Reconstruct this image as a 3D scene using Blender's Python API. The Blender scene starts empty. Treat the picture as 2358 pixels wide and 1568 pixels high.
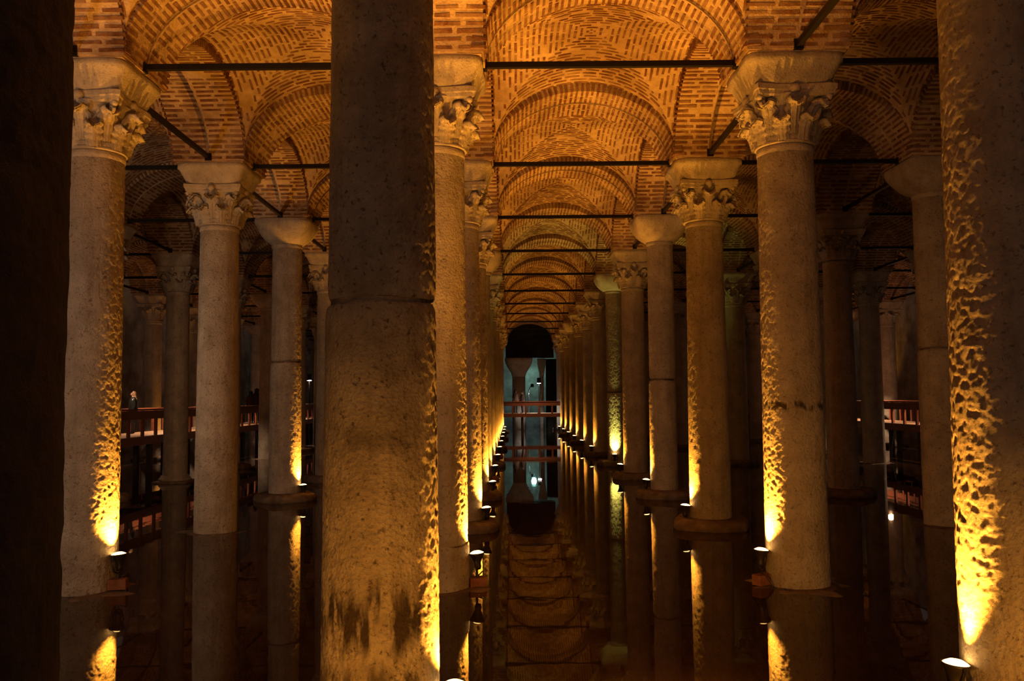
import bpy, math, random
import numpy as np
from mathutils import Vector, Matrix, Quaternion, noise
random.seed(7)
S = bpy.context.scene
COL = S.collection
PI = math.pi

# ------------------------------------------------------------------ camera, world, exposure
F_PX, PITCH, ROLL, CAM_H = 1940.0, math.radians(3.89), math.radians(0.5), 2.43
cam = bpy.data.objects.new('camera', bpy.data.cameras.new('camera'))
COL.objects.link(cam)
cam.data.sensor_width = 36.0
cam.data.lens = F_PX / 2358.0 * 36.0
cam.data.clip_start, cam.data.clip_end = 0.05, 300
cam.matrix_world = (Matrix.Translation((0, 0, CAM_H)) @ Matrix.Rotation(PI/2 + PITCH, 4, 'X')
                    @ Matrix.Rotation(-ROLL, 4, 'Z'))
S.camera = cam
W = bpy.data.worlds.new('world'); S.world = W
W.use_nodes = True
W.node_tree.nodes['Background'].inputs[0].default_value = (0.75, 0.50, 0.38, 1)
W.node_tree.nodes['Background'].inputs[1].default_value = 0.10
vs = S.view_settings
vs.view_transform, vs.look, vs.gamma, vs.exposure = 'Standard', 'None', 1.0, 0.0
vs.use_curve_mapping = False

AMBER = (1.0, 0.372, 0.033)      # colour of the floodlights in the water
WARM = (1.0, 0.62, 0.36)        # colour of the walkway lamps
FLOOD_W = 1650.0


def light(name, kind, loc, energy, color, parent=None, radius=0.05, aim=None, size=90, blend=0.6):
    d = bpy.data.lights.new(name, kind)
    d.energy, d.color, d.shadow_soft_size = energy, color, radius
    o = bpy.data.objects.new(name, d); COL.objects.link(o)
    o.location = loc
    if kind == 'SPOT':
        d.spot_size, d.spot_blend = math.radians(size), blend
        o.rotation_mode = 'QUATERNION'
        o.rotation_quaternion = Vector(aim).to_track_quat('-Z', 'Y')
    if parent: o.parent = parent
    return o

# unseen fill lights added behind and beside the camera to lift the column fronts
light('unseen_light', 'SPOT', (-8.6, 4.0, 2.7), 560, (1.0, 0.66, 0.42), None, 0.2, (.36, 1, .12), 105, 1)
light('unseen_light', 'SPOT', (-8.4, 12.4, 2.7), 280, (1.0, 0.62, 0.36), None, 0.2, (.25, 1, .1), 120, 1)
light('unseen_light', 'POINT', (-4.5, -7.0, 2.9), 420, (1.0, 0.58, 0.32), radius=0.2)
# unseen amber fill added below the frame to brighten the aisle columns
light('spot', 'SPOT', (1.5, 6.2, .15), FLOOD_W*.20, AMBER, None, .1, (0.0, 1, .15), 120, 1)

# ------------------------------------------------------------------ helpers

def mesh(name, verts, faces, mats=(), smooth=False, mat_idx=None):
    me = bpy.data.meshes.new(name)
    me.from_pydata([tuple(v) for v in verts], [], [tuple(int(i) for i in f) for f in faces])
    for m in mats: me.materials.append(m)
    if smooth: me.polygons.foreach_set('use_smooth', [True]*len(me.polygons))
    if mat_idx is not None: me.polygons.foreach_set('material_index', mat_idx)
    me.update()
    return me


def put(name, me, parent=None, loc=(0, 0, 0), rz=0.0):
    o = bpy.data.objects.new(name, me); COL.objects.link(o)
    o.location = loc
    if rz: o.rotation_euler = (0, 0, rz)
    if parent: o.parent = parent
    return o


def tag(o, label=None, cat=None, group=None, kind=None):
    if label: o['label'] = label
    if cat: o['category'] = cat
    if group: o['group'] = group
    if kind: o['kind'] = kind
    return o


def empty(name, loc=(0, 0, 0), rz=0.0):
    o = bpy.data.objects.new(name, None); COL.objects.link(o)
    o.location = loc; o.rotation_euler = (0, 0, rz); o.empty_display_size = 0.2
    return o


class MB:
    def __init__(s): s.v, s.f, s.mi = [], [], []
    def add(s, v, f, mi=0):
        k = len(s.v); s.v += [tuple(p) for p in v]
        s.f += [tuple(i + k for i in q) for q in f]; s.mi += [mi]*len(f); return s
    def box(s, c, d, rz=0.0, mi=0):
        x, y, z = d[0]/2, d[1]/2, d[2]/2; ca, sa = math.cos(rz), math.sin(rz)
        v = []
        for k in (-z, z):
            for (i, j) in ((-x, -y), (x, -y), (x, y), (-x, y)):
                v.append((c[0]+i*ca-j*sa, c[1]+i*sa+j*ca, c[2]+k))
        return s.add(v, BOXF, mi)
    def lathe(s, prof, n=32, c=(0, 0, 0), mi=0, cap=True):
        v, f = [], []
        for (r, z) in prof:
            for i in range(n):
                a = 2*PI*i/n; v.append((c[0]+r*math.cos(a), c[1]+r*math.sin(a), c[2]+z))
        for j in range(len(prof)-1):
            for i in range(n):
                f.append((j*n+i, j*n+(i+1) % n, (j+1)*n+(i+1) % n, (j+1)*n+i))
        if cap:
            f.append(tuple(range(n-1, -1, -1))); f.append(tuple((len(prof)-1)*n+i for i in range(n)))
        return s.add(v, f, mi)
    def tube(s, pts, r, n=8, mi=0):
        pts = [Vector(p) for p in pts]; v, f = [], []
        rr = r if isinstance(r, (list, tuple)) else [r]*len(pts)
        for k, p in enumerate(pts):
            d = (pts[min(k+1, len(pts)-1)] - pts[max(k-1, 0)]).normalized()
            a = d.cross(Vector((0, 0, 1))); a = a.normalized() if a.length > 1e-4 else Vector((1, 0, 0))
            b = d.cross(a)
            for i in range(n):
                t = 2*PI*i/n; v.append(p + (a*math.cos(t) + b*math.sin(t))*rr[k])
        for k in range(len(pts)-1):
            for i in range(n):
                f.append((k*n+i, k*n+(i+1) % n, (k+1)*n+(i+1) % n, (k+1)*n+i))
        f.append(tuple(range(n-1, -1, -1))); f.append(tuple((len(pts)-1)*n+i for i in range(n)))
        return s.add(v, f, mi)
    def me(s, name, mats, smooth=False): return mesh(name, s.v, s.f, mats, smooth, s.mi)

BOXF = [(3, 2, 1, 0), (4, 5, 6, 7), (0, 1, 5, 4), (1, 2, 6, 5), (2, 3, 7, 6), (3, 0, 4, 7)]


def loft(secs, closed_ends=True):
    n = len(secs[0]); v = [p for s in secs for p in s]; f = []
    for j in range(len(secs)-1):
        for i in range(n):
            f.append((j*n+i, j*n+(i+1) % n, (j+1)*n+(i+1) % n, (j+1)*n+i))
    if closed_ends:
        f.append(tuple(range(n-1, -1, -1))); f.append(tuple((len(secs)-1)*n+i for i in range(n)))
    return v, f


def super_sec(r, e, z, n=48, wob=0.0, seed=0):
    out = []
    for i in range(n):
        a = 2*PI*i/n; c, s_ = math.cos(a), math.sin(a)
        k = (abs(c)**e + abs(s_)**e)**(-1.0/e)
        w = 1 + wob*noise.noise(Vector((c*2.2+seed, s_*2.2, z*5)))
        out.append((r*k*c*w, r*k*s_*w, z + wob*0.25*noise.noise(Vector((c*2.7, s_*2.7+seed, z*3)))))
    return out

# ------------------------------------------------------------------ materials

def nodes(name):
    m = bpy.data.materials.new(name); m.use_nodes = True
    nt = m.node_tree
    return m, nt, nt.nodes['Principled BSDF'], nt.nodes.new, nt.links.new


def ramp(nt, a, b, p0=0.3, p1=0.7):
    r = nt.nodes.new('ShaderNodeValToRGB')
    r.color_ramp.elements[0].position, r.color_ramp.elements[1].position = p0, p1
    r.color_ramp.elements[0].color, r.color_ramp.elements[1].color = (*a, 1), (*b, 1)
    return r


def plain(name, c, rough=0.6, metal=0.0, emit=None, es=0.0):
    m, nt, p, N, L = nodes(name)
    p.inputs['Roughness'].default_value, p.inputs['Metallic'].default_value = rough, metal
    tx = N('ShaderNodeTexNoise'); tx.inputs['Scale'].default_value = 14; tx.inputs['Detail'].default_value = 4
    g = N('ShaderNodeNewGeometry'); L(g.outputs['Position'], tx.inputs['Vector'])
    r = ramp(nt, [x*0.75 for x in c], [min(1, x*1.2) for x in c]); L(tx.outputs['Fac'], r.inputs['Fac'])
    L(r.outputs['Color'], p.inputs['Base Color'])
    if emit:
        p.inputs['Emission Color'].default_value = (*emit, 1); p.inputs['Emission Strength'].default_value = es
    return m


def stone(name, lo, hi, pit=1.0, stain=None, bump=1.0):
    """weathered marble: mottling, dark pits, fine and coarse relief; stain = (z centre, half height) of a soot band"""
    m, nt, p, N, L = nodes(name)
    p.inputs['Roughness'].default_value = 0.62
    p.inputs['Specular IOR Level'].default_value = 0.35
    tc = N('ShaderNodeTexCoord'); oi = N('ShaderNodeObjectInfo')
    sc = N('ShaderNodeVectorMath'); sc.operation = 'SCALE'; sc.inputs[0].default_value = (31, 17, 5)
    L(oi.outputs['Random'], sc.inputs['Scale'])
    ad = N('ShaderNodeVectorMath'); L(tc.outputs['Object'], ad.inputs[0]); L(sc.outputs[0], ad.inputs[1])
    def tex(scale, det, rough=0.6, vec=None):
        t = N('ShaderNodeTexNoise'); t.inputs['Scale'].default_value = scale
        t.inputs['Detail'].default_value = det; t.inputs['Roughness'].default_value = rough
        L(vec or ad.outputs[0], t.inputs['Vector']); return t.outputs['Fac']
    r = ramp(nt, lo, hi, 0.32, 0.68); L(tex(2.6, 8, 0.65), r.inputs['Fac'])
    col = r.outputs['Color']
    def mixd(col, fac, c, amt, p0, p1):
        rr = ramp(nt, (0, 0, 0), (amt, amt, amt), p0, p1); L(fac, rr.inputs['Fac'])
        mx = N('ShaderNodeMix'); mx.data_type = 'RGBA'
        L(rr.outputs['Color'], mx.inputs['Factor']); L(col, mx.inputs['A']); mx.inputs['B'].default_value = (*c, 1)
        return mx.outputs['Result']
    pits = tex(23, 5, 0.7)
    col = mixd(col, pits, (0.10, 0.075, 0.05), 0.75*pit, 0.56, 0.66)
    mp = N('ShaderNodeMapping'); mp.inputs['Scale'].default_value = (7, 7, 0.55); L(ad.outputs[0], mp.inputs['Vector'])
    col = mixd(col, tex(1.0, 6, 0.6, mp.outputs[0]), (0.16, 0.10, 0.05), 0.45, 0.50, 0.78)
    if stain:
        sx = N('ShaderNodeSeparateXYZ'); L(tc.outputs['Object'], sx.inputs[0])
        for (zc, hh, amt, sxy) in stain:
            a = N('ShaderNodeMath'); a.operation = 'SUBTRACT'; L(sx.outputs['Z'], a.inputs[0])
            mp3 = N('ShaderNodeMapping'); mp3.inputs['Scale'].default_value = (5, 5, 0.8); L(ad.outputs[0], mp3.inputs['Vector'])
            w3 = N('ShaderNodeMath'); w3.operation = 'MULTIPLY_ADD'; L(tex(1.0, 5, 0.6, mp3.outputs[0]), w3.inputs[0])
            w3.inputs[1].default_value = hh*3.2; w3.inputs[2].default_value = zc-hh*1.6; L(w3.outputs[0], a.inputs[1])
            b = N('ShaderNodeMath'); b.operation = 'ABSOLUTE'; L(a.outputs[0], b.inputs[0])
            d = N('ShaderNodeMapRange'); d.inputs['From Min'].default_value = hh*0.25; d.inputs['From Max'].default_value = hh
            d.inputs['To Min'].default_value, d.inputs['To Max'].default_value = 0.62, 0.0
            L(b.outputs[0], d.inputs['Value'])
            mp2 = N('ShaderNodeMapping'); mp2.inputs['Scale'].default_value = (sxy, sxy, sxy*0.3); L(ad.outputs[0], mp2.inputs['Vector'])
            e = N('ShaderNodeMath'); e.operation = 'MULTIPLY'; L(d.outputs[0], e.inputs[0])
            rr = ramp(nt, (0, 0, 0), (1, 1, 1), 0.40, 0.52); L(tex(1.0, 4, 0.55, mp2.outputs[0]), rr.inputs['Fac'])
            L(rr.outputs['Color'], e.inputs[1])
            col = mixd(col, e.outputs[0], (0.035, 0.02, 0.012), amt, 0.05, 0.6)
    L(col, p.inputs['Base Color'])
    vo = N('ShaderNodeTexVoronoi'); vo.inputs['Scale'].default_value = 34; L(ad.outputs[0], vo.inputs['Vector'])
    s1 = N('ShaderNodeMath'); s1.operation = 'MULTIPLY_ADD'; L(tex(40, 6, 0.78), s1.inputs[0]); s1.inputs[1].default_value = 1.0
    v2 = N('ShaderNodeMath'); v2.operation = 'MULTIPLY'; L(vo.outputs['Distance'], v2.inputs[0]); v2.inputs[1].default_value = 0.55
    L(v2.outputs[0], s1.inputs[2])
    s2 = N('ShaderNodeMath'); s2.operation = 'MULTIPLY_ADD'; L(tex(7, 3, 0.6), s2.inputs[0]); s2.inputs[1].default_value = 0.45; L(s1.outputs[0], s2.inputs[2])
    bp = N('ShaderNodeBump'); bp.inputs['Strength'].default_value = min(1.0, 0.95*bump); bp.inputs['Distance'].default_value = 0.036
    L(s2.outputs[0], bp.inputs['Height']); L(bp.outputs['Normal'], p.inputs['Normal'])
    return m


def masonry(name, lo, hi, scale, bump, bscale, smear=None):
    m, nt, p, N, L = nodes(name)
    p.inputs['Roughness'].default_value = 0.85; p.inputs['Specular IOR Level'].default_value = 0.2
    g = N('ShaderNodeNewGeometry')
    t = N('ShaderNodeTexNoise'); t.inputs['Scale'].default_value = scale; t.inputs['Detail'].default_value = 6
    L(g.outputs['Position'], t.inputs['Vector'])
    r = ramp(nt, lo, hi, 0.3, 0.72); L(t.outputs['Fac'], r.inputs['Fac'])
    big = N('ShaderNodeTexNoise'); big.inputs['Scale'].default_value = 0.9; big.inputs['Detail'].default_value = 4
    L(g.outputs['Position'], big.inputs['Vector'])
    rb = ramp(nt, (0.55, 0.5, 0.48), (1, 1, 1), 0.35, 0.6); L(big.outputs['Fac'], rb.inputs['Fac'])
    mx = N('ShaderNodeMix'); mx.data_type = 'RGBA'; mx.blend_type = 'MULTIPLY'; mx.inputs['Factor'].default_value = 1
    src = r.outputs['Color']
    if smear:                               # bricks partly covered with old mortar
        sm = N('ShaderNodeTexNoise'); sm.inputs['Scale'].default_value = 2.3; sm.inputs['Detail'].default_value = 7; sm.inputs['Roughness'].default_value = 0.68
        L(g.outputs['Position'], sm.inputs['Vector'])
        sr = ramp(nt, (0.06,)*3, (0.75,)*3, 0.42, 0.68); L(sm.outputs['Fac'], sr.inputs['Fac'])
        m2 = N('ShaderNodeMix'); m2.data_type = 'RGBA'; L(sr.outputs['Color'], m2.inputs['Factor'])
        L(src, m2.inputs['A']); m2.inputs['B'].default_value = (*smear, 1); src = m2.outputs['Result']
    L(src, mx.inputs['A']); L(rb.outputs['Color'], mx.inputs['B']); L(mx.outputs['Result'], p.inputs['Base Color'])
    t2 = N('ShaderNodeTexNoise'); t2.inputs['Scale'].default_value = bscale; t2.inputs['Detail'].default_value = 5
    L(g.outputs['Position'], t2.inputs['Vector'])
    b = N('ShaderNodeBump'); b.inputs['Strength'].default_value = bump; b.inputs['Distance'].default_value = 0.02
    L(t2.outputs['Fac'], b.inputs['Height']); L(b.outputs['Normal'], p.inputs['Normal'])
    return m

M_STONE = stone('weathered_marble', (0.37, 0.31, 0.25), (0.60, 0.53, 0.45))
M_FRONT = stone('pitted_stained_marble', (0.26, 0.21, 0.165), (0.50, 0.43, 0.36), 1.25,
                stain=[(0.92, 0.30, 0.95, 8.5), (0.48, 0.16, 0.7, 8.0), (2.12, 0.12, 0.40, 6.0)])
M_GRAF = stone('marble_with_a_soot_line', (0.37, 0.31, 0.24), (0.60, 0.53, 0.44), 0.8, stain=[(2.30, 0.07, 0.9, 14)])
M_SHADED = stone('shade_darkened_marble', (0.055, 0.042, 0.040), (0.11, 0.085, 0.08))  # same marble darkened: the close column's shade is put into its colour
M_CARVED = stone('carved_marble', (0.34, 0.29, 0.24), (0.55, 0.48, 0.40), 0.6, bump=0.55)
M_MORTAR = masonry('lime_mortar', (0.44, 0.32, 0.20), (0.64, 0.48, 0.33), 9, 0.9, 30)
M_BRICK = masonry('old_red_brick', (0.085, 0.030, 0.015), (0.25, 0.105, 0.052), 11, 0.5, 45, (0.46, 0.32, 0.20))
M_WALL = masonry('rendered_wall', (0.40, 0.36, 0.30), (0.58, 0.54, 0.47), 3, 0.6, 12)
M_IRON = plain('black_iron', (0.012, 0.010, 0.009), 0.55, 0.6)
M_WOOD = plain('red_brown_timber', (0.20, 0.062, 0.030), 0.45)
M_DECK = plain('pale_deck_timber', (0.42, 0.27, 0.16), 0.5)
M_DARKWOOD = plain('dark_wet_timber', (0.05, 0.035, 0.025), 0.6)
M_SHADEBLACK = masonry('shade_black_masonry', (0.012, 0.012, 0.010), (0.03, 0.03, 0.026), 4, 0.6, 20)  # near-black colour paints in the shade on the far beam and wall stub
M_LAMP = plain('dark_lamp_housing', (0.03, 0.022, 0.018), 0.5, 0.3)
M_LENS = plain('glowing_amber_lens', (0.8, 0.5, 0.2), 0.3, 0, (1.0, 0.55, 0.16), 14)
M_LENSW = plain('glowing_white_lens', (0.8, 0.8, 0.8), 0.3, 0, (1.0, 0.93, 0.85), 30)
M_BLOCK = masonry('wet_red_block', (0.22, 0.085, 0.045), (0.36, 0.16, 0.09), 8, 0.5, 40)
M_SILT = masonry('silted_stone', (0.10, 0.07, 0.05), (0.24, 0.18, 0.13), 6, 0.8, 20)

mw, nt, p, N, L = nodes('still_dark_water')
p.inputs['Base Color'].default_value = (0.030, 0.016, 0.010, 1)
p.inputs['Roughness'].default_value = 0.02; p.inputs['IOR'].default_value = 1.333; p.inputs['Specular IOR Level'].default_value = 0.3
g = N('ShaderNodeNewGeometry'); t = N('ShaderNodeTexNoise'); t.inputs['Scale'].default_value = 1.6; t.inputs['Detail'].default_value = 2
L(g.outputs['Position'], t.inputs['Vector'])
b = N('ShaderNodeBump'); b.inputs['Strength'].default_value = 0.05; b.inputs['Distance'].default_value = 0.02
L(t.outputs['Fac'], b.inputs['Height']); L(b.outputs['Normal'], p.inputs['Normal'])
M_WATER = mw

# ------------------------------------------------------------------ grid of the cistern
ROWS = {'L3': -15.0, 'L2': -10.15, 'L1': -5.56, 'A': -0.98, 'R': 3.68, 'R2': 8.05, 'R3': 12.9, 'R4': 17.8}
NAMES = list(ROWS)
SIDE = {'L3': 'third side row on the left', 'L2': 'second side row on the left', 'L1': 'first side row on the left',
        'A': 'left row of the central aisle', 'R': 'right row of the central aisle', 'R2': 'first side row on the right',
        'R3': 'second side row on the right', 'R4': 'third side row on the right'}
AISLE = {'L3': 'third side aisle on the left', 'L2': 'second side aisle on the left', 'L1': 'first side aisle on the left', 'A': 'central aisle',
         'R': 'first side aisle on the right', 'R2': 'second side aisle on the right', 'R3': 'third side aisle on the right'}
ORD = ['first', 'second', 'third', 'fourth', 'fifth', 'sixth', 'seventh', 'eighth', 'ninth', 'tenth', 'eleventh', 'twelfth', 'thirteenth', 'fourteenth', 'fifteenth', 'sixteenth']
Y0, DY = 11.1, 4.8
def Y(k): return Y0 + DY*k
HP = 0.65                                   # half width of arches and piers
ZS, RISE, RING, DOME = 6.83, 1.25, 0.15, 0.21
KMAX = 11

# ------------------------------------------------------------------ setting: water and outer walls
w = put('water', mesh('water', [(-26, -6, 0), (26, -6, 0), (26, 74, 0), (-26, 74, 0)], [(0, 1, 2, 3)], [M_WATER]))
tag(w, 'still dark water mirroring the columns and lamps', 'water', kind='structure')


def wall(name, c, d, lab):
    o = put(name, MB().box((0, 0, 0), d).me(name, [M_WALL]), None, c)
    tag(o, lab, 'wall', kind='structure')
wall('wall_left', (-19.4, 34, 4.2), (0.6, 82, 9.6), 'rendered wall behind the side columns on the left')
wall('wall_right', (22.2, 34, 4.2), (0.6, 82, 9.6), 'rendered wall behind the side columns on the right')
wall('wall_back', (1.4, 72.0, 4.2), (41.4, 0.6, 9.6), 'pale teal-lit rendered wall at the far end')

# ------------------------------------------------------------------ brick vaulting
VARI = []
for q in range(4):
    rnd = random.Random(q)
    vv = []
    for k in (-0.5, 0.5):
        for (i, j) in ((-0.5, -0.5), (0.5, -0.5), (0.5, 0.5), (-0.5, 0.5)):
            e = 0.06
            vv.append((i + rnd.uniform(-e, e)*0.4, j + rnd.uniform(-e, e)*2.4, k))
    VARI.append(mesh('brick', vv, BOXF, [M_BRICK]))
UNIT = np.array([(i, j, k) for k in (-.5, .5) for (i, j) in ((-.5, -.5), (.5, -.5), (.5, .5), (-.5, .5))])


def join_bricks(name, bricks, seed=0):
    rnd = np.random.default_rng(seed)
    n = len(bricks)
    if n == 0: return None
    C = np.array([b[0] for b in bricks]); Lx = np.array([b[1] for b in bricks]); Wx = np.array([b[2] for b in bricks]); Nx = np.array([b[3] for b in bricks])
    D = np.array([b[4] for b in bricks])
    U = UNIT[None] + rnd.uniform(-1, 1, (n, 8, 3))*np.array([0.03, 0.14, 0.0])
    V = C[:, None] + U[..., 0:1]*(Lx*D[:, 0:1])[:, None] + U[..., 1:2]*(Wx*D[:, 1:2])[:, None] + U[..., 2:3]*(Nx*D[:, 2:3])[:, None]
    F = (np.array(BOXF)[None] + (np.arange(n)*8)[:, None, None]).reshape(-1, 4)
    return mesh(name, V.reshape(-1, 3), F, [M_BRICK])


def single_bricks(bricks, parent, sx=1.0):
    for i, (c, l, w_, n_, d) in enumerate(bricks):
        o = bpy.data.objects.new('brick', VARI[i % 4]); COL.objects.link(o)
        o.parent = parent
        m = Matrix(((l[0]*d[0], w_[0]*d[1], n_[0]*d[2], c[0]), (l[1]*d[0], w_[1]*d[1], n_[1]*d[2], c[1]),
                    (l[2]*d[0], w_[2]*d[1], n_[2]*d[2], c[2]), (0, 0, 0, 1)))
        o.matrix_local = m


def web_z(x, y, a, b):
    u, v = abs(x)/a, abs(y)/b
    m_, M_ = min(u, v, 1.0), min(1.0, max(u, v))
    return ZS + (RISE+RING)*math.sqrt(max(0.0, 1-(m_*0.99)**2)) + DOME*(1-M_*M_)


def frame_at(fn, x, y, lx, ly):
    e = 0.01
    t1 = Vector((2*e*lx, 2*e*ly, fn(x+e*lx, y+e*ly) - fn(x-e*lx, y-e*ly))).normalized()
    t2 = Vector((-2*e*ly, 2*e*lx, fn(x-e*ly, y+e*lx) - fn(x+e*ly, y-e*lx))).normalized()
    n_ = t1.cross(t2).normalized()
    if n_.z > 0: n_ = -n_
    return t1, n_.cross(t1).normalized(), n_


def build_web(a, b, seed=1):
    n = 40; vs_, fs = [], []
    g_ = [math.sin(PI/2*(2*i/n-1)) for i in range(n+1)]
    for j in range(n+1):
        for i in range(n+1):
            x, y = g_[i]*a, g_[j]*b; vs_.append((x, y, web_z(x, y, a, b)))
    for j in range(n):
        for i in range(n):
            q = [j*(n+1)+i, j*(n+1)+i+1, (j+1)*(n+1)+i+1, (j+1)*(n+1)+i]
            if (i < n/2) == (j < n/2): fs += [(q[0], q[1], q[2]), (q[0], q[2], q[3])]
            else: fs += [(q[0], q[1], q[3]), (q[1], q[2], q[3])]
    web = mesh('vault_web', vs_, fs, [M_MORTAR], True)
    rnd = random.Random(seed); br = []
    fn = lambda x, y: web_z(x, y, a, b)
    for axis in (0, 1):
        A_, B_ = (a, b) if axis == 0 else (b, a)       # course runs along A, steps along B
        for sgn in (-1, 1):
            rows = int(B_/0.094)
            for r_ in range(rows):
                s = (r_+0.6)/rows*B_
                lim = A_*s/B_ - 0.03
                t = -lim + rnd.uniform(-0.2, 0.0)
                while t < lim:
                    Ln = rnd.uniform(0.24, 0.34)
                    def pt(tt): return (tt, sgn*s) if axis == 0 else (sgn*s, tt)
                    p0 = pt(max(min(t, lim), -lim)); z0 = fn(*p0)
                    # advance along the surface by Ln
                    t1 = t
                    for _ in range(12):
                        q = pt(min(t1, lim)); q2 = pt(min(t1+0.02, lim+0.02))
                        sl = (fn(*q2)-fn(*q))/0.02
                        t1 += (Ln/12)/math.sqrt(1+min(sl*sl, 30))
                    ta, tb = max(t, -lim), min(t1, lim)
                    if tb - ta > 0.02 and rnd.random() > 0.06:
                        pm = pt((ta+tb)/2)
                        l, w_, n_ = frame_at(fn, pm[0], pm[1], 1 if axis == 0 else 0, 0 if axis == 0 else 1)
                        ln = math.hypot(tb-ta, fn(*pt(tb))-fn(*pt(ta)))*rnd.uniform(.78, 1.0)
                        h = rnd.uniform(0.032, 0.047); pr = rnd.uniform(0.004, 0.015)
                        c = Vector((pm[0], pm[1], fn(*pm))) + n_*(pr-0.02)
                        br.append((tuple(c), tuple(l), tuple(w_), tuple(n_), (ln, h, 0.04)))
                    t = t1 + 0.032
    return web, br


def build_arch(a, seed=1, gap=0.018):
    """arch across x, width along y; clear half span a"""
    n = 40; mbv = MB()
    for (y0, y1) in ((-HP, -gap), (gap, HP)):
        secs = []
        for i in range(n+1):
            th = PI*i/n; c, s = math.cos(th), math.sin(th)
            ro = 0.34
            secs.append([(a*c, y0, ZS+RISE*s), (a*c, y1, ZS+RISE*s), ((a+ro)*c, y1, ZS+(RISE+ro)*s), ((a+ro)*c, y0, ZS+(RISE+ro)*s)])
        mbv.add(*loft(secs))
    th = [PI*i/n for i in range(n+1)]
    mbv.add([(( a+0.1)*math.cos(t_), y_, ZS+(RISE+0.1)*math.sin(t_)) for t_ in th for y_ in (-0.03, 0.03)],
            [(2*i, 2*i+1, 2*i+3, 2*i+2) for i in range(n)])
    shell = mbv.me('arch_shell', [M_MORTAR])
    rnd = random.Random(seed); br = []
    # arc length table
    N_ = 400; pts = [(a*math.cos(PI*i/N_), RISE*math.sin(PI*i/N_)) for i in range(N_+1)]
    acc = [0]
    for i in range(N_): acc.append(acc[-1] + math.hypot(pts[i+1][0]-pts[i][0], pts[i+1][1]-pts[i][1]))
    rows = int(acc[-1]/0.098)
    for r_ in range(rows):
        s = (r_+0.5)/rows*acc[-1]
        i = int(np.searchsorted(acc, s)); th_ = PI*i/N_
        c, sn = math.cos(th_), math.sin(th_)
        tx, tz = -a*sn, RISE*c; q = math.hypot(tx, tz); tx, tz = tx/q, tz/q
        n_ = (-tz, 0, tx) if (-tz*c + tx*sn) < 0 else (tz, 0, -tx)
        half = [0.36, 0.245] if r_ % 2 else [0.245, 0.36]
        runs = []
        for sg in (-1, 1):
            y = HP + 0.034
            ln1 = half[0 if sg > 0 else 1] + rnd.uniform(-.02, .02)
            runs.append((sg*(y-ln1/2), ln1, True))
            y2 = HP - ln1 - 0.02; ln2 = y2 - gap - 0.012
            runs.append((sg*(gap+0.012+ln2/2), ln2, False))
        for (yc, ln, edge) in runs:
            if not edge:
                if rnd.random() < 0.07: continue
                ln *= rnd.uniform(.74, 1.0)
            dep = 0.17 if edge else 0.05; pr = rnd.uniform(0.004, 0.016); h = rnd.uniform(0.034, 0.049)
            k = pr - dep/2
            br.append(((a*c + n_[0]*k, yc, ZS+RISE*sn + n_[2]*k), (0, 1, 0), (tx, 0, tz), n_, (ln, h, dep)))
    return shell, br

A_N = (ROWS['R']-ROWS['A'])/2 - HP          # nave clear half span
B_N = DY/2 - HP
WEB, WEB_B = build_web(A_N, B_N)
ARCH_T, ARCH_TB = build_arch(A_N, 2)
ARCH_L, ARCH_LB = build_arch(B_N, 3, 0.001)
WEB_J = join_bricks('brickwork', WEB_B, 1); AT_J = join_bricks('brickwork', ARCH_TB, 2); AL_J = join_bricks('brickwork', ARCH_LB, 3)


def nth(k): return ORD[min(k, 15)]


def seen(x, y, m=5.5): return abs(x) - m < 0.66*y

cam_l = Vector((0, 0, CAM_H))


def brick_set(o, bricks, joined, near, flip=False):
    if not near:
        if joined: tag(put('brickwork', joined, o), kind='stuff')
        return
    mw_ = o.matrix_world if False else (Matrix.Translation(o.location) @ o.rotation_euler.to_matrix().to_4x4() @ Matrix.Diagonal((*o.scale, 1)))
    sc = []
    for b_ in bricks:
        pw = mw_ @ Vector(b_[0]); nw = (mw_.to_3x3() @ Vector(b_[3])).normalized()
        d = cam_l - pw; vis = nw.dot(d.normalized())
        fov = abs(pw.x) < 0.66*pw.y and (pw.z-CAM_H) < 0.52*pw.y
        sc.append((vis > 0 and fov, vis/d.length_squared, b_))
    order = sorted(range(len(sc)), key=lambda i: (sc[i][0], sc[i][1]), reverse=True)
    take = [sc[i][2] for i in order[:290] if sc[i][0]]
    ids = set(order[:len(take)])
    rest = [sc[i][2] for i in range(len(sc)) if i not in ids]
    single_bricks(take, o)
    if rest: tag(put('brickwork', join_bricks('brickwork', rest, 9), o), kind='stuff')

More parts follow.
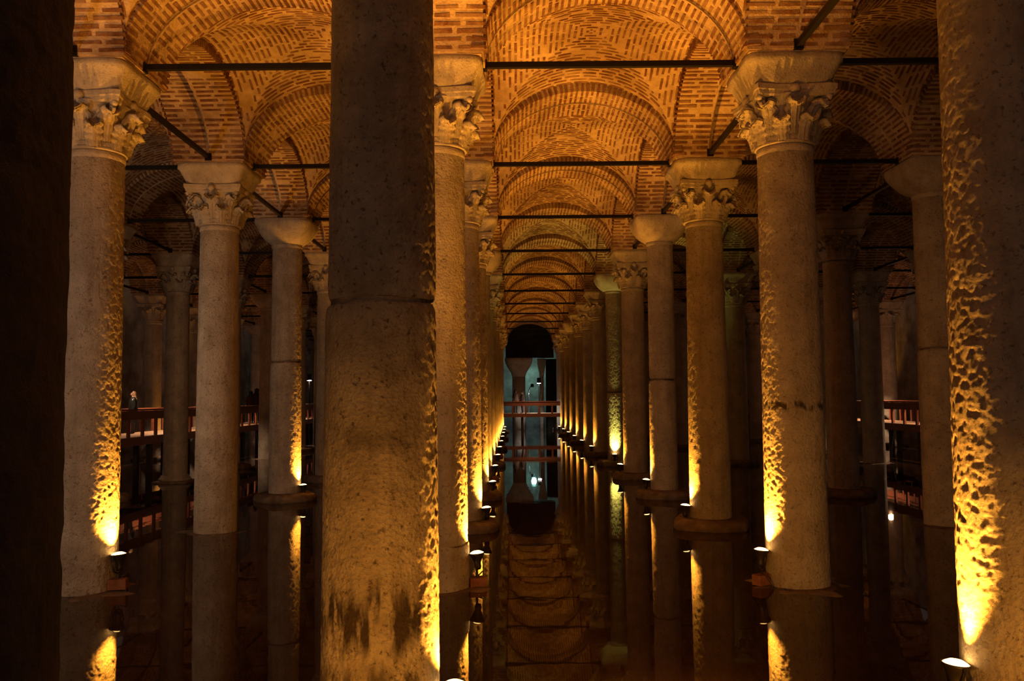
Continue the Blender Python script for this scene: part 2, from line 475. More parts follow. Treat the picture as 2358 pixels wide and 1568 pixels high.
NEAR_WEB = {('A', 0), ('L1', 0), ('R', 0)}
NEAR_T = {('A', 0), ('A', 1), ('L1', 0), ('L1', 1), ('R', 1)}
NEAR_L = {('A', -1), ('R', -1), ('L1', -1), ('A', 0), ('R', 0), ('L1', 0)}
core = MB().box((0, 0, ZS+0.62), (1.24, 1.24, 1.28)).me('pier_core', [M_MORTAR])
for ri, r0 in enumerate(NAMES):
    for k in range(-2, KMAX+1):
        x0 = ROWS[r0]
        if not seen(x0, Y(k)): continue
        # longitudinal arch from pier k to k+1
        if Y(k) + DY/2 > 0 and seen(x0, Y(k)+DY/2):
            o = put('brick_arch', ARCH_L, None, (x0, Y(k)+DY/2, 0), PI/2)
            tag(o, f'brick arch along the {SIDE[r0]}, {nth(k+2)} from the camera', 'arch', 'brick arches along the rows', 'structure')
            brick_set(o, ARCH_LB, AL_J, (r0, k) in NEAR_L)
        o = put('brick_pier', core, None, (x0, Y(k), 0))
        tag(o, f'brick pier over the {nth(k+2)} column of the {SIDE[r0]}', 'pier', 'brick piers over the columns', 'structure')
        if ri == len(NAMES)-1: continue
        x1 = ROWS[NAMES[ri+1]]; xc = (x0+x1)/2; sx = ((x1-x0)/2-HP)/A_N
        o = put('brick_arch', ARCH_T, None, (xc, Y(k), 0)); o.scale = (sx, 1, 1)
        tag(o, f'brick arch spanning the {AISLE[r0]}, {nth(k+2)} from the camera', 'arch', 'brick arches across the aisles', 'structure')
        brick_set(o, ARCH_TB, AT_J, (r0, k) in NEAR_T)
        if k < KMAX:
            o = put('ceiling', WEB, None, (xc, Y(k)+DY/2, 0)); o.scale = (sx, 1, 1)
            tag(o, f'brick groin vault of the {AISLE[r0]}, {nth(k+2)} bay from the camera', 'vault', 'brick vaults', 'structure')
            brick_set(o, WEB_B, WEB_J, (r0, k) in NEAR_WEB)

# ------------------------------------------------------------------ iron tie rods
for ri, r0 in enumerate(NAMES):
    for k in range(-1, KMAX+1):
        x0 = ROWS[r0]
        z = ZS + 0.06 + random.uniform(-.015, .015)
        if ri < len(NAMES)-1 and seen(x0, Y(k), 4) and k >= 0:
            x1 = ROWS[NAMES[ri+1]]
            ln = x1-x0-2*HP+0.10
            o = put('tie_rod', MB().box((0, 0, 0), (ln, 0.07, 0.075)).box((-ln/2+0.04, 0, 0), (0.07, 0.12, 0.13)).box((ln/2-0.04, 0, 0), (0.07, 0.12, 0.13)).me('tie_rod', [M_IRON]),
                    None, ((x0+x1)/2, Y(k)-0.05, z))
            tag(o, f'black iron tie rod across the {AISLE[r0]}, {nth(k)} from the camera', 'rod', 'iron tie rods across the aisles', 'thing')
        if k < KMAX and seen(x0, Y(k)+DY/2, 4) and not (r0 == 'A' and k == -1):
            ln = DY-2*HP+0.10
            o = put('tie_rod', MB().box((0, 0, 0), (0.07, ln, 0.075)).box((0, -ln/2+0.04, 0), (0.12, 0.07, 0.13)).box((0, ln/2-0.04, 0), (0.12, 0.07, 0.13)).me('tie_rod', [M_IRON]),
                    None, (x0, Y(k)+DY/2, z))
            tag(o, f'black iron tie rod along the {SIDE[r0]}, {nth(k+1)} from the camera', 'rod', 'iron tie rods along the rows', 'thing')

# ------------------------------------------------------------------ columns
ZT = 5.71                                    # top of the shafts


def shaft_mesh(rb, rt, z0, z1, na, nz, amp, seed, rough_top=0.0, rough_bot=0.0):
    vs_, fs = [], []
    o3 = Vector((seed*3.1, seed*1.7, 0))
    for j in range(nz+1):
        f = j/nz; z = z0 + (z1-z0)*f
        g = min(1, max(0, z/ZT)); r = rb + (rt-rb)*(g**1.25)
        ch = 0.0
        if rough_top: ch -= rough_top*math.exp(-(z1-z)/0.03)
        if rough_bot: ch -= rough_bot*math.exp(-(z-z0)/0.03)
        for i in range(na):
            a = 2*PI*i/na; c, s = math.cos(a), math.sin(a)
            d = ch; zz = z
            if amp:
                q = Vector((c*r, s*r, z)) + o3
                d += amp*(0.40*noise.noise(q*2.2) + 0.25*noise.noise(q*8)) - amp*1.5*max(0.0, noise.noise(q*19) - 0.02) + amp*0.25*noise.noise(q*34)
                if rough_top and j == nz: zz += 0.026*noise.noise(q*3) + 0.010*noise.noise(q*13)
                if rough_bot and j == 0: zz += 0.016*noise.noise(q*4+Vector((5, 0, 0))) + 0.008*noise.noise(q*13)
            vs_.append((c*(r+d), s*(r+d), zz))
    for j in range(nz):
        for i in range(na):
            fs.append((j*na+i, j*na+(i+1) % na, (j+1)*na+(i+1) % na, (j+1)*na+i))
    fs.append(tuple(range(na-1, -1, -1))); fs.append(tuple(nz*na+i for i in range(na)))
    return vs_, fs


def spl(pts, n):
    out = []
    m = len(pts)
    for i in range(n+1):
        t = i/n*(m-1); k = min(int(t), m-2); f = t-k
        p0, p1, p2, p3 = pts[max(k-1, 0)], pts[k], pts[k+1], pts[min(k+2, m-1)]
        out.append(tuple(0.5*((2*p1[c]) + (-p0[c]+p2[c])*f + (2*p0[c]-5*p1[c]+4*p2[c]-p3[c])*f*f + (-p0[c]+3*p1[c]-3*p2[c]+p3[c])*f**3) for c in range(len(p1))))
    return out


def leaf_mesh(ctrl, ns=26, nt_=14):
    """acanthus leaf growing up a bell (r, z, half width), lobed edge, raised ribs, curled tip"""
    c = spl(ctrl, ns); vs_, fs = [], []
    for side in (0, 1):
        for i, (r, z, hw) in enumerate(c):
            a, b_ = c[max(i-1, 0)], c[min(i+1, ns)]
            tr, tz = b_[0]-a[0], b_[1]-a[1]; q = math.hypot(tr, tz) or 1; nr, nz = tz/q, -tr/q
            lobe = 0.86 + 0.34*abs(math.sin(i/ns*PI*5.0 + 0.5))
            for j in range(nt_+1):
                t = -1 + 2*j/nt_
                w_ = hw*t*(1 + (lobe-1)*abs(t)**1.5)
                off = 0.030 - 0.055*t*t + 0.017*math.cos(t*PI*5) + 0.022*abs(t)*(abs(math.sin(i/ns*PI*5.0+0.5))-.5)
                if abs(t) < 0.12: off += 0.012
                off -= side*0.03
                rr = r + nr*off; zz = z + nz*off
                an = w_/max(r, 0.3)
                vs_.append((rr*math.sin(an), -rr*math.cos(an), zz))
    m = (ns+1)*(nt_+1)
    for i in range(ns):
        for j in range(nt_):
            q = (i*(nt_+1)+j, i*(nt_+1)+j+1, (i+1)*(nt_+1)+j+1, (i+1)*(nt_+1)+j)
            fs.append(q); fs.append(tuple(x+m for x in reversed(q)))
    for i in range(ns):
        for j in (0, nt_):
            q = (i*(nt_+1)+j, (i+1)*(nt_+1)+j); fs.append((q[0], q[1], q[1]+m, q[0]+m))
    for j in range(nt_):
        for i in (0, ns):
            q = (i*(nt_+1)+j, i*(nt_+1)+j+1); fs.append((q[0], q[1], q[1]+m, q[0]+m))
    return mesh('acanthus_leaf', vs_, fs, [M_CARVED], True)

LEAF_LO = leaf_mesh([(.372, .02, .085), (.395, .11, .105), (.415, .18, .118), (.445, .24, .12), (.485, .278, .10), (.525, .272, .07), (.535, .238, .025)])
LEAF_HI = leaf_mesh([(.375, .10, .06), (.40, .22, .085), (.425, .33, .112), (.46, .42, .125), (.51, .478, .11), (.56, .468, .078), (.572, .425, .028)])
mbv = MB()
mbv.lathe([(.0, 0.0), (.372, 0.0), (.392, .012), (.392, .03), (.378, .045), (.375, .10), (.38, .3), (.405, .45), (.45, .56), (.50, .615)], 40)
ab = []
for zz, kk in ((.585, .95), (.605, 1.0), (.65, 1.02), (.665, 1.05), (.725, 1.06), (.74, 1.03)):
    sec = []
    for q in range(4):
        for i in range(12):
            t = -1 + 2*i/12
            d = 0.455 + 0.055*t*t; e = 0.50*t
            if abs(t) > 0.98: d, e = 0.515, 0.47*t
            x, y_ = e, -d; a = q*PI/2
            sec.append(((x*math.cos(a)-y_*math.sin(a))*kk, (x*math.sin(a)+y_*math.cos(a))*kk, zz))
    ab.append(sec)
mbv.add(*loft(ab))
BELL = mbv.me('capital', [M_CARVED], False)
mbv = MB()
mbv.tube([(.33, -.33, .36), (.36, -.36, .46), (.42, -.42, .53)], [.03, .035, .04], 8)
sp = []
for i in range(15):
    a = 0.4 + i*0.62; rr = 0.085*(1-i/17)
    sp.append((0.415 + rr*math.cos(a)*0.707, -0.415 - rr*math.cos(a)*0.707, 0.515 + rr*math.sin(a)))
mbv.tube(sp, [.036*(1-i/26) for i in range(15)], 8)
VOLUTE = mbv.me('volute', [M_CARVED], True)
FLEURON = MB().lathe([(.0, -.06), (.05, -.05), (.07, 0), (.05, .05), (.0, .06)], 12, (0, -0.485, .665)).me('fleuron', [M_CARVED], True)


def smooth_block(zs, rs, es, wob=0.02, seed=0, name='block', mats=None):
    secs = [super_sec(r, e, z, 56, wob, seed) for z, r, e in zip(zs, rs, es)]
    v, f = loft(secs)
    return mesh(name, v, f, mats or [M_CARVED], True)

IMPOSTS = [smooth_block([.735, .76, .80, .90, .985, 1.01, 1.09, 1.115], [.46, .505, .52, .56, .60, .635, .635, .60], [5, 7, 8, 9, 9, 10, 10, 8], .035, s, 'impost_block') for s in (1, 5, 9)]
CUSH = [smooth_block([.52, .535, .57, .64, .73, .82, .90, .95, .98, 1.03, 1.09, 1.115], [.355, .385, .43, .51, .575, .62, .645, .655, .66, .665, .665, .63], [2, 2, 2.3, 2.8, 3.4, 4.2, 5.5, 7, 8, 9, 9, 8], .025, s, 'cushion_capital') for s in (2, 6)]


def slab_mesh(kind, seed):
    if kind == 'square':
        m = smooth_block([-.6, .0, .035, .05], [.52, .52, .51, .48], [14, 14, 12, 10], .015, seed, 'plinth', [M_SILT])
    elif kind == 'round':
        m = smooth_block([-.6, -.02, .03, .12, .17, .185], [.62, .66, .69, .68, .63, .45], [3, 3, 3.2, 3, 2.6, 2.3], .06, seed, 'plinth', [M_SILT])
    else:
        m = smooth_block([-.6, -.05, -.015, .005], [.70, .72, .70, .5], [3.2, 3.2, 3, 2.4], .12, seed, 'plinth', [M_SILT])
    return m
PLINTH = {(k, s): slab_mesh(k, s) for k in ('square', 'round', 'low') for s in (1, 2)}
TORUS = MB().lathe([(.36, .03), (.44, .05), (.475, .09), (.44, .135), (.415, .15), (.41, .19), (.38, .21)], 40).me('base_moulding', [M_STONE], True)
FAR_SHAFT = [mesh('shaft', *shaft_mesh(.39, .355, -.4, ZT, 40, 40, 0.010, s), [M_STONE], True) for s in (1, 2, 3)]

col_n = {}


def column(row, k, cap='leaf', *, rb=.39, rt=.355, joint=None, base='low', near=False, label=None, mat=None, x=None, y=None, group=None, collar=None, dia=1.0, tilt=None):
    x = ROWS[row] if x is None else x; y = Y(k) if y is None else y
    c = empty('column', (x, y, 0))
    if tilt: c.rotation_euler = (tilt[0], tilt[1], 0)
    sd = (k*7 + NAMES.index(row)*3 + 40)
    mat = mat or M_STONE
    tag(c, label, 'column', group or 'columns of the cistern', 'thing')
    na, dz = (210, 0.0135) if near == 2 else ((110, 0.03) if near else (48, 0.09))
    amp = 0.0085
    ZT_ = ZT + (0.535 if cap == 'cushion' else 0)
    if joint or collar or near:
        z0 = -0.4
        if collar:
            v, f = shaft_mesh(rb+.018, rb+.012, z0, collar, na, int((collar-z0)/dz), amp, sd, 0.008, 0)
            put('shaft_collar', mesh('shaft_collar', v, f, [mat], True), c); z0 = collar-0.004
        if joint:
            v, f = shaft_mesh(rb, rt, z0, joint-0.019, na, int((joint-z0)/dz), amp, sd, 0.022)
            put('lower_drum', mesh('lower_drum', v, f, [mat], True), c)
            v, f = shaft_mesh(rb-.012, rt-.002, joint+0.019, ZT_, na, int((ZT_-joint)/dz), amp, sd+1, 0, 0.022)
            put('upper_drum', mesh('upper_drum', v, f, [mat], True), c, (0.008, 0.004, 0))
            put('joint_bed', MB().lathe([(rb-.06, joint-.02), (rb-.06, joint+.02)], 32).me('joint_bed', [M_SILT]), c)
        else:
            v, f = shaft_mesh(rb, rt, z0, ZT_, na, int((ZT_-z0)/dz), amp, sd)
            put('shaft', mesh('shaft', v, f, [mat], True), c)
    else:
        o = put('shaft', FAR_SHAFT[sd % 3], c, (0, 0, 0), (sd*1.3) % 6.28)
        o.scale = (rb/.39, rb/.39, ZT_/ZT)
    tz = ZT_-.11
    mr = MB().lathe([(rt-.01, tz), (rt+.008, tz+.02), (rt+.012, tz+.06), (rt+.01, tz+.10), (rt-.01, tz+.11)], 48, cap=False).me('astragal', [M_CARVED], True)
    put('astragal', mr, c)
    if cap == 'cushion':
        o = put('cushion_capital', CUSH[sd % 2], c, (0, 0, ZT))
    elif cap == 'leaf':
        cp = put('capital', BELL, c, (0, 0, ZT))
        if k <= 4:
            for q in range(8):
                put('acanthus_leaf', LEAF_LO, cp, (0, 0, 0), q*PI/4 + PI/8)
                put('acanthus_leaf', LEAF_HI, cp, (0, 0, 0), q*PI/4)
            for q in range(4):
                put('volute', VOLUTE, cp, (0, 0, 0), q*PI/2)
                put('fleuron', FLEURON, cp, (0, 0, 0), q*PI/2)
        else:
            for q in range(8):
                put('acanthus_leaf', LEAF_HI, cp, (0, 0, 0), q*PI/4)
        put('impost_block', IMPOSTS[sd % 3], c, (0, 0, ZT))
    if base:
        put('plinth', PLINTH[(base, 1 + sd % 2)], c, (0, 0, 0), 0 if base == 'square' else (sd*0.9) % 6.28)
        if base == 'square': put('base_moulding', TORUS, c)
    return c

# the columns the photo tells apart
column('A', -2, x=-1.26, y=1.5, near=1, rb=.42, rt=.40, base=None, mat=M_SHADED, label='very close unlit column, blurred stone with shade painted in')
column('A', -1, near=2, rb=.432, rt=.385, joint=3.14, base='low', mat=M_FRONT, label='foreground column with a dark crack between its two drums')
column('R', -1, x=3.73, near=2, rb=.43, rt=.385, base='low', label='rough amber-lit column cut off by the frame edge')
column('L1', 0, near=2, rb=.392, rt=.36, base='low', label='pale column with leafy capital beside the dark close column, lamp at its foot')
column('A', 0, near=2, rb=.385, rt=.36, base='low', collar=0.56, label='lamp-lit column half hidden behind the cracked foreground column')
column('R', 0, near=2, rb=.40, rt=.36, base='low', mat=M_GRAF, label='broad column with leafy capital and dark scrawled line at eye height')
column('L1', 1, near=1, rb=.385, rt=.35, base='low', label='unlit pale column with two-tier leafy capital, behind the left lamp-lit one')
column('L1', 2, 'cushion', near=1, joint=3.35, rb=.385, rt=.36, base='round', label='jointed column with plain bowl capital and lit edge, left of the cracked column')
column('R', 1, near=1, rb=.385, rt=.34, base='round', label='lamp-lit leafy column standing on a round slab, second of the right aisle row')
column('R', 2, 'cushion', near=1, joint=2.84, rb=.335, rt=.32, base='round', label='slim jointed column with plain cushion capital, third of the right aisle row')
column('R', 3, near=1, rb=.36, rt=.34, base='round', label='leafy-capital column, fourth of the right aisle row')
column('R', 4, 'cushion', near=1, joint=2.6, rb=.30, rt=.30, base='round', label='greenish rough column with lit stumpy surface and plain capital')
column('L2', 3, rb=.36, rt=.33, base='square', label='dim column on a square plinth near the left walkway')
column('A', 1, near=1, rb=.40, rt=.36, base='round', label='second lamp-lit column behind the cracked foreground column')
column('A', 2, 'leaf', near=1, rb=.385, rt=.35, base='round', label='third lamp-lit column behind the cracked foreground column')
column('R2', 1, 'cushion', near=1, joint=3.28, rb=.37, rt=.35, base='low', label='dark jointed column with bowl capital beside the amber-lit edge column')
column('R2', 2, near=1, rb=.37, rt=.32, base='round', label='dim leafy-capital column on a dark round slab, right side aisle')
DONE = {('A', -2), ('A', -1), ('R', -1), ('L1', 0), ('A', 0), ('R', 0), ('L1', 1), ('L1', 2), ('R', 1), ('R', 2), ('R', 3), ('R', 4), ('L2', 3), ('A', 1), ('A', 2), ('R2', 1), ('R2', 2)}
for r0 in NAMES:
    for k in range(0, KMAX+1):
        if (r0, k) in DONE: continue
        px = abs(ROWS[r0]/Y(k))
        if px > 0.63: continue
        if r0 in ('A', 'R', 'L1'):
            lab = f'{nth(k+1)} column of the {SIDE[r0]}, seen down the row'
        else:
            lab = f'unlit column in the {SIDE[r0]}, {nth(k)} from the front'
        cp = 'cushion' if (k*5 + NAMES.index(r0)*3) % 4 == 0 else 'leaf'
        column(r0, k, cp, base='round' if (k + NAMES.index(r0)) % 2 else 'low', label=lab, rb=.385 if r0 not in ('A', 'R') else .35)

# ------------------------------------------------------------------ floodlights at the feet of the columns
HOUSE = MB().lathe([(.0, -.20), (.035, -.20), (.045, -.16), (.04, -.12), (.075, -.04), (.098, -.005), (.102, .012), (.092, .012), (.088, -.002), (.0, -.004)], 24, cap=False).me('lamp_housing', [M_LAMP], True)
LENS = MB().lathe([(.0, .040), (.05, .032), (.08, .016), (.094, .004), (.094, -.004)], 24, cap=False).me('lens', [M_LENS], True)
YOKE = MB().tube([(-.11, 0, 0), (-.115, 0, -.09), (-.08, 0, -.2), (0, 0, -.235), (.08, 0, -.2), (.115, 0, -.09), (.11, 0, 0)], .012, 6).me('yoke', [M_LAMP], True)
BLOCK = MB().box((0, 0, 0), (.22, .14, .13)).me('concrete_block', [M_BLOCK])


def flood(cx, cy, ang, r, label, z=0.36, power=1.0, tilt=5, size=100, block=True, out=0.10, color=AMBER, group='floodlights at the column feet'):
    """lamp beside the column (cx, cy), ang = bearing from the column axis, pointing up and leaning to the shaft"""
    d = Vector((math.cos(ang), math.sin(ang), 0))
    pos = Vector((cx, cy, 0)) + d*(r+out)
    e = empty('floodlight', (pos.x, pos.y, z-0.30), ang)
    tag(e, label, 'lamp', group, 'thing')
    t = math.radians(tilt)
    axis = Vector((-math.sin(t), 0, math.cos(t)))           # local: leans towards -x (the column)
    rot = axis.to_track_quat('Z', 'Y')
    for nm, me in (('lamp_housing', HOUSE), ('lens', LENS)):
        o = put(nm, me, e, (0, 0, 0.30)); o.rotation_mode = 'QUATERNION'; o.rotation_quaternion = rot
    put('yoke', YOKE, e, (0, 0, 0.30), PI/2)
    put('stem', MB().tube([(0, 0, .0), (0, 0, .07)], .018, 8).me('stem', [M_LAMP]), e)
    put('cable', MB().tube([(.02, .03, .02), (.06, .09, .05), (.02, .16, .0), (-.03, .22, -.10), (-.05, .25, -.22)], .008, 6).me('cable', [M_LAMP], True), e)
    light('spot', 'SPOT', axis*0.05 + Vector((0, 0, .32)), FLOOD_W*power, color, e, 0.05, axis, size, 1.0)
    if block:
        b = put('concrete_block', BLOCK, None, (pos.x, pos.y, z-0.365), ang+0.4)
        tag(b, 'block under the ' + label, 'block', 'blocks under the floodlights', 'thing')
    return e

D = math.radians
flood(ROWS['A'], Y(-1), D(0), .43, 'floodlight below the frame at the foot of the cracked column', z=.34, power=.8)
flood(3.73, Y(-1), D(184), .43, 'glowing floodlight at the foot of the amber-lit edge column', z=.47, power=1.0, size=66)
flood(ROWS['L1'], Y(0), D(-13), .392, 'floodlight at the foot of the pale column beside the dark close one', z=.46, power=.75)
flood(ROWS['A'], Y(0), D(-2), .40, 'floodlight at the foot of the lamp-lit column behind the cracked one', z=.42)
flood(ROWS['R'], Y(0), D(190), .40, 'floodlight by the broad column with the scrawled line', z=.44)
flood(ROWS['L1'], Y(2), D(-14), .385, 'floodlight at the foot of the jointed bowl-capital column', power=.7)
for k in range(1, KMAX):
    r = .40 if k == 1 else .385 if k == 2 else .35
    flood(ROWS['A'], Y(k), D(-17 if k == 1 else -10), r, f'floodlight of the {nth(k+1)} column, {SIDE["A"]}', power=.65 if k < 3 else .28, z=.40)
    r = {1: .385, 2: .335, 3: .36, 4: .30}.get(k, .35)
    flood(ROWS['R'], Y(k), D({1: 187, 2: 172, 3: 175, 4: 256}.get(k, 190)), r, f'floodlight of the {nth(k+1)} column, {SIDE["R"]}', z=.40,
          power=.42 if k == 4 else .6 if k < 3 else .28, color=(0.74, 0.66, 0.12) if k == 4 else AMBER)
light('spot', 'SPOT', (3.2, 3.2, .12), FLOOD_W*.26, AMBER, None, .08, (0.2, 1, .10), 70, 1)
# unseen floodlights, one behind the cracked column, one below the frame before it
light('spot', 'SPOT', (-.80, 7.3, .4), FLOOD_W*1.0, AMBER, None, .08, (0, .28, 1), 95, 1)
light('spot', 'SPOT', (-.72, 3.1, .12), FLOOD_W*.34, AMBER, None, .08, (-.08, 1, .20), 80, 1)

# ------------------------------------------------------------------ far end
def flared(x, y, r, top, h, lab):
    secs = [super_sec(rr, e, z, 40, .02, 3) for z, rr, e in ((-.4, r, 2), (h-1.5, r*.97, 2), (h-1.2, r*1.15, 2.4), (h-.5, top*.93, 4), (h-.2, top, 6), (h-.07, top, 8))]
    e = empty('pillar', (x, y, 0)); tag(e, lab, 'column', 'columns of the cistern', 'thing')
    v, f = loft(secs[:2]); put('shaft', mesh('shaft', v, f, [M_STONE], True), e)
    v, f = loft(secs[1:]); put('flared_capital', mesh('flared_capital', v, f, [M_STONE], True), e)
flared(.50, 65.5, .52, 1.08, 5.55, 'stout pillar with flared top before the teal-lit wall')
flared(2.30, 66.2, .17, .34, 5.55, 'thin dark pillar before the teal-lit wall')
o = put('wall_end', MB().box((0, 0, 0), (.95, .4, 6.0)).me('wall_end', [M_SHADEBLACK]), None, (3.15, 67.5, 2.5)); tag(o, 'black wall stub beside the teal-lit wall', 'wall', kind='structure')
o = put('beam', MB().box((0, 0, 0), (3.7, .7, 3.3)).me('beam', [M_SHADEBLACK]), None, (1.35, 65.2, 7.15)); tag(o, 'dark filled-in beam across the end of the central aisle', 'beam', kind='structure')
light('teal_light', 'POINT', (1.7, 69.5, 4.4), 80, (0.42, 1.0, 0.92), radius=.2)
light('blue_light', 'POINT', (.4, 69.4, .8), 9, (0.40, 0.62, 1.0), radius=.2)

# ------------------------------------------------------------------ timber walkways
ZD, ZR = 1.30, 2.15
def walkway(p0, p1, width, label, rails=(1, 1), step=1.0, planks=6):
    """p0 -> p1 is the edge towards the camera; the deck lies to its left"""
    p0, p1 = Vector((*p0, 0)), Vector((*p1, 0)); d = (p1-p0); ln = d.length; d.normalize()
    e = empty('walkway', p0, math.atan2(d.y, d.x))
    tag(e, label, 'walkway', 'timber walkways', 'thing')
    pw = width/planks; seg = 4.0; ns = max(1, round(ln/seg)); sl = ln/ns
    pm = MB().box((0, 0, 0), (sl-.012, pw-.014, .04)).me('deck_plank', [M_DECK])
    for i in range(ns):
        for j in range(planks): put('deck_plank', pm, e, (sl*(i+.5), pw*(j+.5), ZD-.02))
    for q, yy in enumerate((0.0, width)):
        if not rails[q]: continue
        put('handrail', MB().box((ln/2, yy, ZR), (ln, .12, .05)).me('handrail', [M_WOOD]), e)
        put('rail_board', MB().box((ln/2, yy, ZR-.17), (ln, .05, .27)).me('rail_board', [M_WOOD]), e)
        put('edge_board', MB().box((ln/2, yy-.04 if q == 0 else yy+.04, ZD-.14), (ln, .05, .26)).me('edge_board', [M_WOOD]), e)
        bm_ = MB().box((0, 0, 0), (.13, .07, ZR-ZD+.06)).me('baluster', [M_WOOD])
        for i in range(int(ln/step)+1): put('baluster', bm_, e, (i*step+.2, yy, (ZR+ZD)/2-.06))
    pst = MB().box((0, 0, 0), (.16, .16, ZD+.1)).me('support_post', [M_DARKWOOD]); crs = MB().box((0, 0, 0), (.12, width, .14)).me('cross_beam', [M_DARKWOOD])
    for i in range(int(ln/2.4)+1):
        put('cross_beam', crs, e, (i*2.4+.3, width/2, ZD-.12))
        for yy in (.15, width-.15): put('support_post', pst, e, (i*2.4+.3, yy, ZD/2-.15))
walkway((-11.9, 23), (-11.9, 60.8), 1.8, 'red-brown timber walkway with railings running along the left side aisle')
walkway((15.1, 60.8), (15.1, 26), 1.7, 'red-brown timber walkway with railings in the right side aisle')
walkway((-11.6, 61.0), (15.2, 61.0), 2.0, 'timber walkway crossing the far end of the central aisle', rails=(1, 0), step=.95)


def lamp_post(x, y, h, label, head='drum', power=30, color=WARM, lean=0.0):
    e = empty('lamp_post', (x, y, ZD)); tag(e, label, 'lamp', 'walkway lamps', 'thing')
    put('base', MB().lathe([(.0, 0), (.13, 0), (.13, .02), (.03, .05), (.0, .05)], 20).me('base', [M_IRON]), e)
    if head == 'drum':
        put('pole', MB().tube([(0, 0, .03), (0, 0, h)], .028, 8).me('pole', [M_IRON]), e)
        put('lamp_shade', MB().lathe([(.13, 0), (.13, .36), (.12, .38), (.0, .38)], 24, (0, 0, h), cap=False).me('lamp_shade', [M_IRON]), e)
        put('lens', MB().lathe([(.0, .02), (.125, .02), (.14, -.02), (.0, -.03)], 24, (0, 0, h), cap=False).me('lens', [M_LENSW]), e)
        light('lamp_light', 'SPOT', (0, 0, h-.06), power, color, e, .1, (0, 0, -1), 150, .5)
    else:
        pts = spl([(0, 0, .03), (0, 0, h*.62), (.01, 0, h*.8), (.10, 0, h*.94), (.24, 0, h)], 16)
        put('pole', MB().tube(pts, .03, 8).me('pole', [plain('bright_steel', (.5, .5, .5), .25, .9)]), e)
        put('lamp_head', MB().lathe([(.0, .14), (.10, .12), (.13, 0), (.11, -.12), (.0, -.12)], 20, (.27, 0, h+.02), cap=False).me('lamp_head', [M_IRON]), e)
        light('lamp_light', 'SPOT', (.27, 0, h-.15), power, color, e, .1, (0.1, 0.2, -1), 120, .5)
COOL = (1.0, .93, .85)
lamp_post(1.92, 61.25, 2.18, 'walkway lamp with black drum shade and glowing white underside', power=200, color=COOL)
lamp_post(1.20, 62.6, 2.0, 'walkway lamp with curved bright neck and black head', 'neck', 300, COOL)
lamp_post(-12.4, 51.5, 2.3, 'walkway lamp seen in the gap beside the jointed bowl-capital column', power=300)
for (x, y, pw_) in ((-12.5, 31.4, 560), (-13.75, 28.4, 170), (-12.6, 37.6, 420), (-12.3, 47.0, 320), (15.6, 38.2, 620), (15.8, 31.4, 620), (1.6, 60.3, 190)):
    light('unseen_light', 'SPOT', (x, y, 3.6), pw_, WARM, None, .1, (0, 0, -1), 130, .5)  # lamps above the walkways, out of view, lighting decks and rails
light('unseen_light', 'POINT', (-14.1, 45.6, 2.2), 26, (1.0, .5, .35), radius=.1)  # unseen point light added to give a left side column its pinkish glow
light('unseen_light', 'POINT', (16.2, 36.6, 2.8), 55, (1.0, .48, .22), radius=.1)  # unseen warm point light added to brighten a right side column
# light that reaches the far side aisles from floodlights further in
for (x, y, pw_) in ((-14.3, 35.0, .10), (-18.0, 38.5, .22), (-14.4, 44.0, .12), (17.2, 44.7, .45), (13.5, 49.0, .25), (17.2, 54.0, .3), (20.5, 49.5, .3)):
    light('spot', 'SPOT', (x, y, .4), FLOOD_W*pw_, AMBER, None, .05, (0.05, 0, 1), 75, .8)
for (x, y, pw_) in ((-5.0, 6.3, .6), (-1.6, 25.0, .12)):
    light('spot', 'SPOT', (x, y, .4), FLOOD_W*pw_, AMBER, None, .05, (0.0, 0.05, 1), 95, .8)

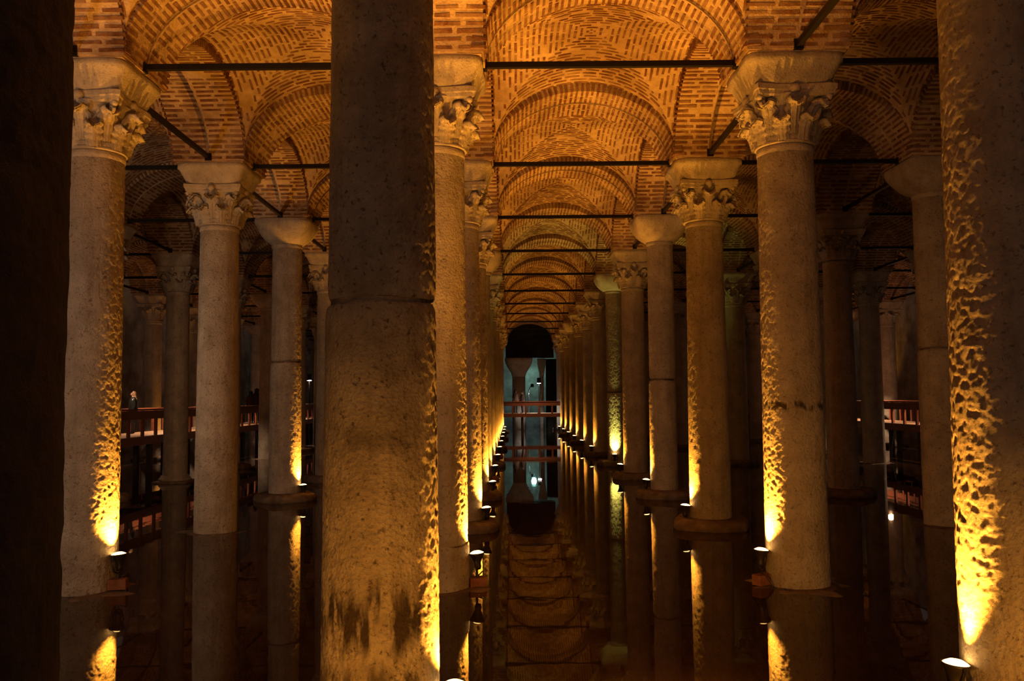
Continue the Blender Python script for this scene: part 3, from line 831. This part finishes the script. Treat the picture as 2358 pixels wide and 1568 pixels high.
# ------------------------------------------------------------------ people on the walkways
M_SKIN = plain('skin', (.42, .25, .17), .5)
def person(x, y, h, yaw, label, top, legs, hair, hair_len, raise_arm=0.0):
    e = empty('person', (x, y, ZD), yaw); tag(e, label, 'person', 'visitors on the walkways', 'thing')
    V, Ed, R = [], [], []
    def node(p, r, parent=None):
        V.append(p); R.append(r)
        if parent is not None: Ed.append((parent, len(V)-1))
        return len(V)-1
    pel = node((0, 0, .93), .125); ab_ = node((0, .005, 1.08), .115, pel); ch = node((0, .0, 1.27), .135, ab_); sh = node((0, -.005, 1.40), .10, ch)
    nk = node((0, 0, 1.48), .052, sh); hd = node((0, .015, 1.57), .082, nk); tp = node((0, .01, 1.65), .078, hd)
    node((0, .115, 1.565), .018, hd)
    for s_ in (-1, 1):
        s1 = node((s_*.165, -.005, 1.385), .062, sh); el = node((s_*.215, -.03, 1.12), .045, s1)
        up = raise_arm if s_ > 0 else 0.0
        wr = node((s_*(.20-.05*up), .08+.14*up, .90+.30*up), .030, el)
        pa = node((s_*(.195-.06*up), .10+.17*up, .83+.33*up), .034, wr)
        for q, (dx, L_) in enumerate(((-.024, .065), (-.008, .078), (.008, .074), (.024, .058))):
            k1 = node((V[pa][0]+.004*s_, V[pa][1]+dx, V[pa][2]-.04), .010, pa)
            node((V[pa][0]-.010*s_, V[pa][1]+dx+.006, V[pa][2]-.04-L_*.6), .008, k1)
        t1 = node((V[pa][0]-.01*s_, V[pa][1]+.04, V[pa][2]+.005), .011, pa); node((V[pa][0]-.015*s_, V[pa][1]+.058, V[pa][2]-.03), .009, t1)
        hp = node((s_*.085, 0, .88), .095, pel); kn = node((s_*.09, .02, .49), .058, hp); an = node((s_*.09, -.02, .09), .042, kn)
        hl = node((s_*.09, -.03, .04), .04, an); node((s_*.10, .13, .028), .034, hl)
    me = bpy.data.meshes.new('body'); me.from_pydata(V, Ed, [])
    o = put('body', me, e); sk = o.modifiers.new('skin', 'SKIN'); sb = o.modifiers.new('sub', 'SUBSURF'); sb.levels = 2
    for i, r in enumerate(R): me.skin_vertices[0].data[i].radius = (r, r)
    me.skin_vertices[0].data[0].use_root = True
    dg = bpy.context.evaluated_depsgraph_get(); nm = bpy.data.meshes.new_from_object(o.evaluated_get(dg))
    o.modifiers.clear(); o.data = nm
    nm.materials.clear()
    for m_ in (top, legs, M_SKIN, M_IRON): nm.materials.append(m_)
    idx = []
    for p_ in nm.polygons:
        c = p_.center; side = abs(c.x) > .13
        hand = side and c.y > .07+.10*raise_arm and c.z < .88+.34*raise_arm
        idx.append(2 if (c.z > 1.46 or hand) else 3 if c.z < .075 else 1 if (c.z < .80 and not side) else 0)
    nm.polygons.foreach_set('material_index', idx); nm.polygons.foreach_set('use_smooth', [True]*len(idx))
    hm = plain('hair', hair, .4)
    secs = []
    for (z, rx, ry, yo) in ((1.70, .01, .01, .0), (1.685, .06, .065, -.005), (1.64, .098, .108, -.015), (1.57, .105, .10, -.035), (1.50, .10, .075, -.062), (1.50-hair_len*.5, .10, .06, -.085), (1.50-hair_len, .07, .04, -.11)):
        secs.append([(rx*math.cos(2*PI*i/24), ry*math.sin(2*PI*i/24)*(1 if math.sin(2*PI*i/24) < 0 else .55)+yo, z) for i in range(24)])
    v, f = loft(secs); put('hair', mesh('hair', v, f, [hm], True), e)
    hem = [[(a*math.cos(2*PI*i/24), b_*math.sin(2*PI*i/24), z) for i in range(24)] for (z, a, b_) in ((.78, .235, .185), (.95, .225, .18), (1.10, .20, .165), (1.30, .215, .16), (1.41, .175, .12), (1.46, .08, .075))]
    v, f = loft(hem); put('jacket', mesh('jacket', v, f, [top], True), e)
    eye = plain('eye', (.02, .015, .01), .2)
    for s_ in (-1, 1): put('eye', MB().lathe([(0, -.008), (.008, 0), (0, .008)], 8, (s_*.03, .092, 1.585)).me('eye', [eye]), e)
    put('mouth', MB().box((0, .088, 1.525), (.04, .01, .008)).me('mouth', [plain('lips', (.30, .10, .08), .5)]), e)
    e.scale = (h/1.70,)*3
    return e
JK = plain('black_jacket', (.012, .014, .013), .35); TR = plain('black_trousers', (.012, .011, .012), .7)
person(-13.2, 29.4, 1.48, 2.2, 'person in a black jacket with long light hair by the left railing', JK, TR, (.45, .30, .16), .22)
person(-13.2, 42.6, 1.60, .3, 'person with long dark hair and a red garment on the left walkway', plain('dark_red_cloth', (.09, .015, .010), .8), TR, (.015, .01, .008), .28)
person(-12.75, 42.1, 1.72, .1, 'person in a grey coat beside the dark-haired one', plain('grey_coat', (.025, .026, .022), .8), TR, (.02, .015, .01), .04)
person(.22, 61.9, 1.72, -2.6, 'person in a pale jacket with dark back on the far crossing walkway', plain('tan_jacket', (.10, .055, .03), .8), TR, (.015, .01, .01), .05)
person(.72, 62.1, 1.62, 2.0, 'curly-haired person on the far crossing walkway', plain('dark_top', (.05, .03, .02), .8), TR, (.12, .06, .025), .15, .8)
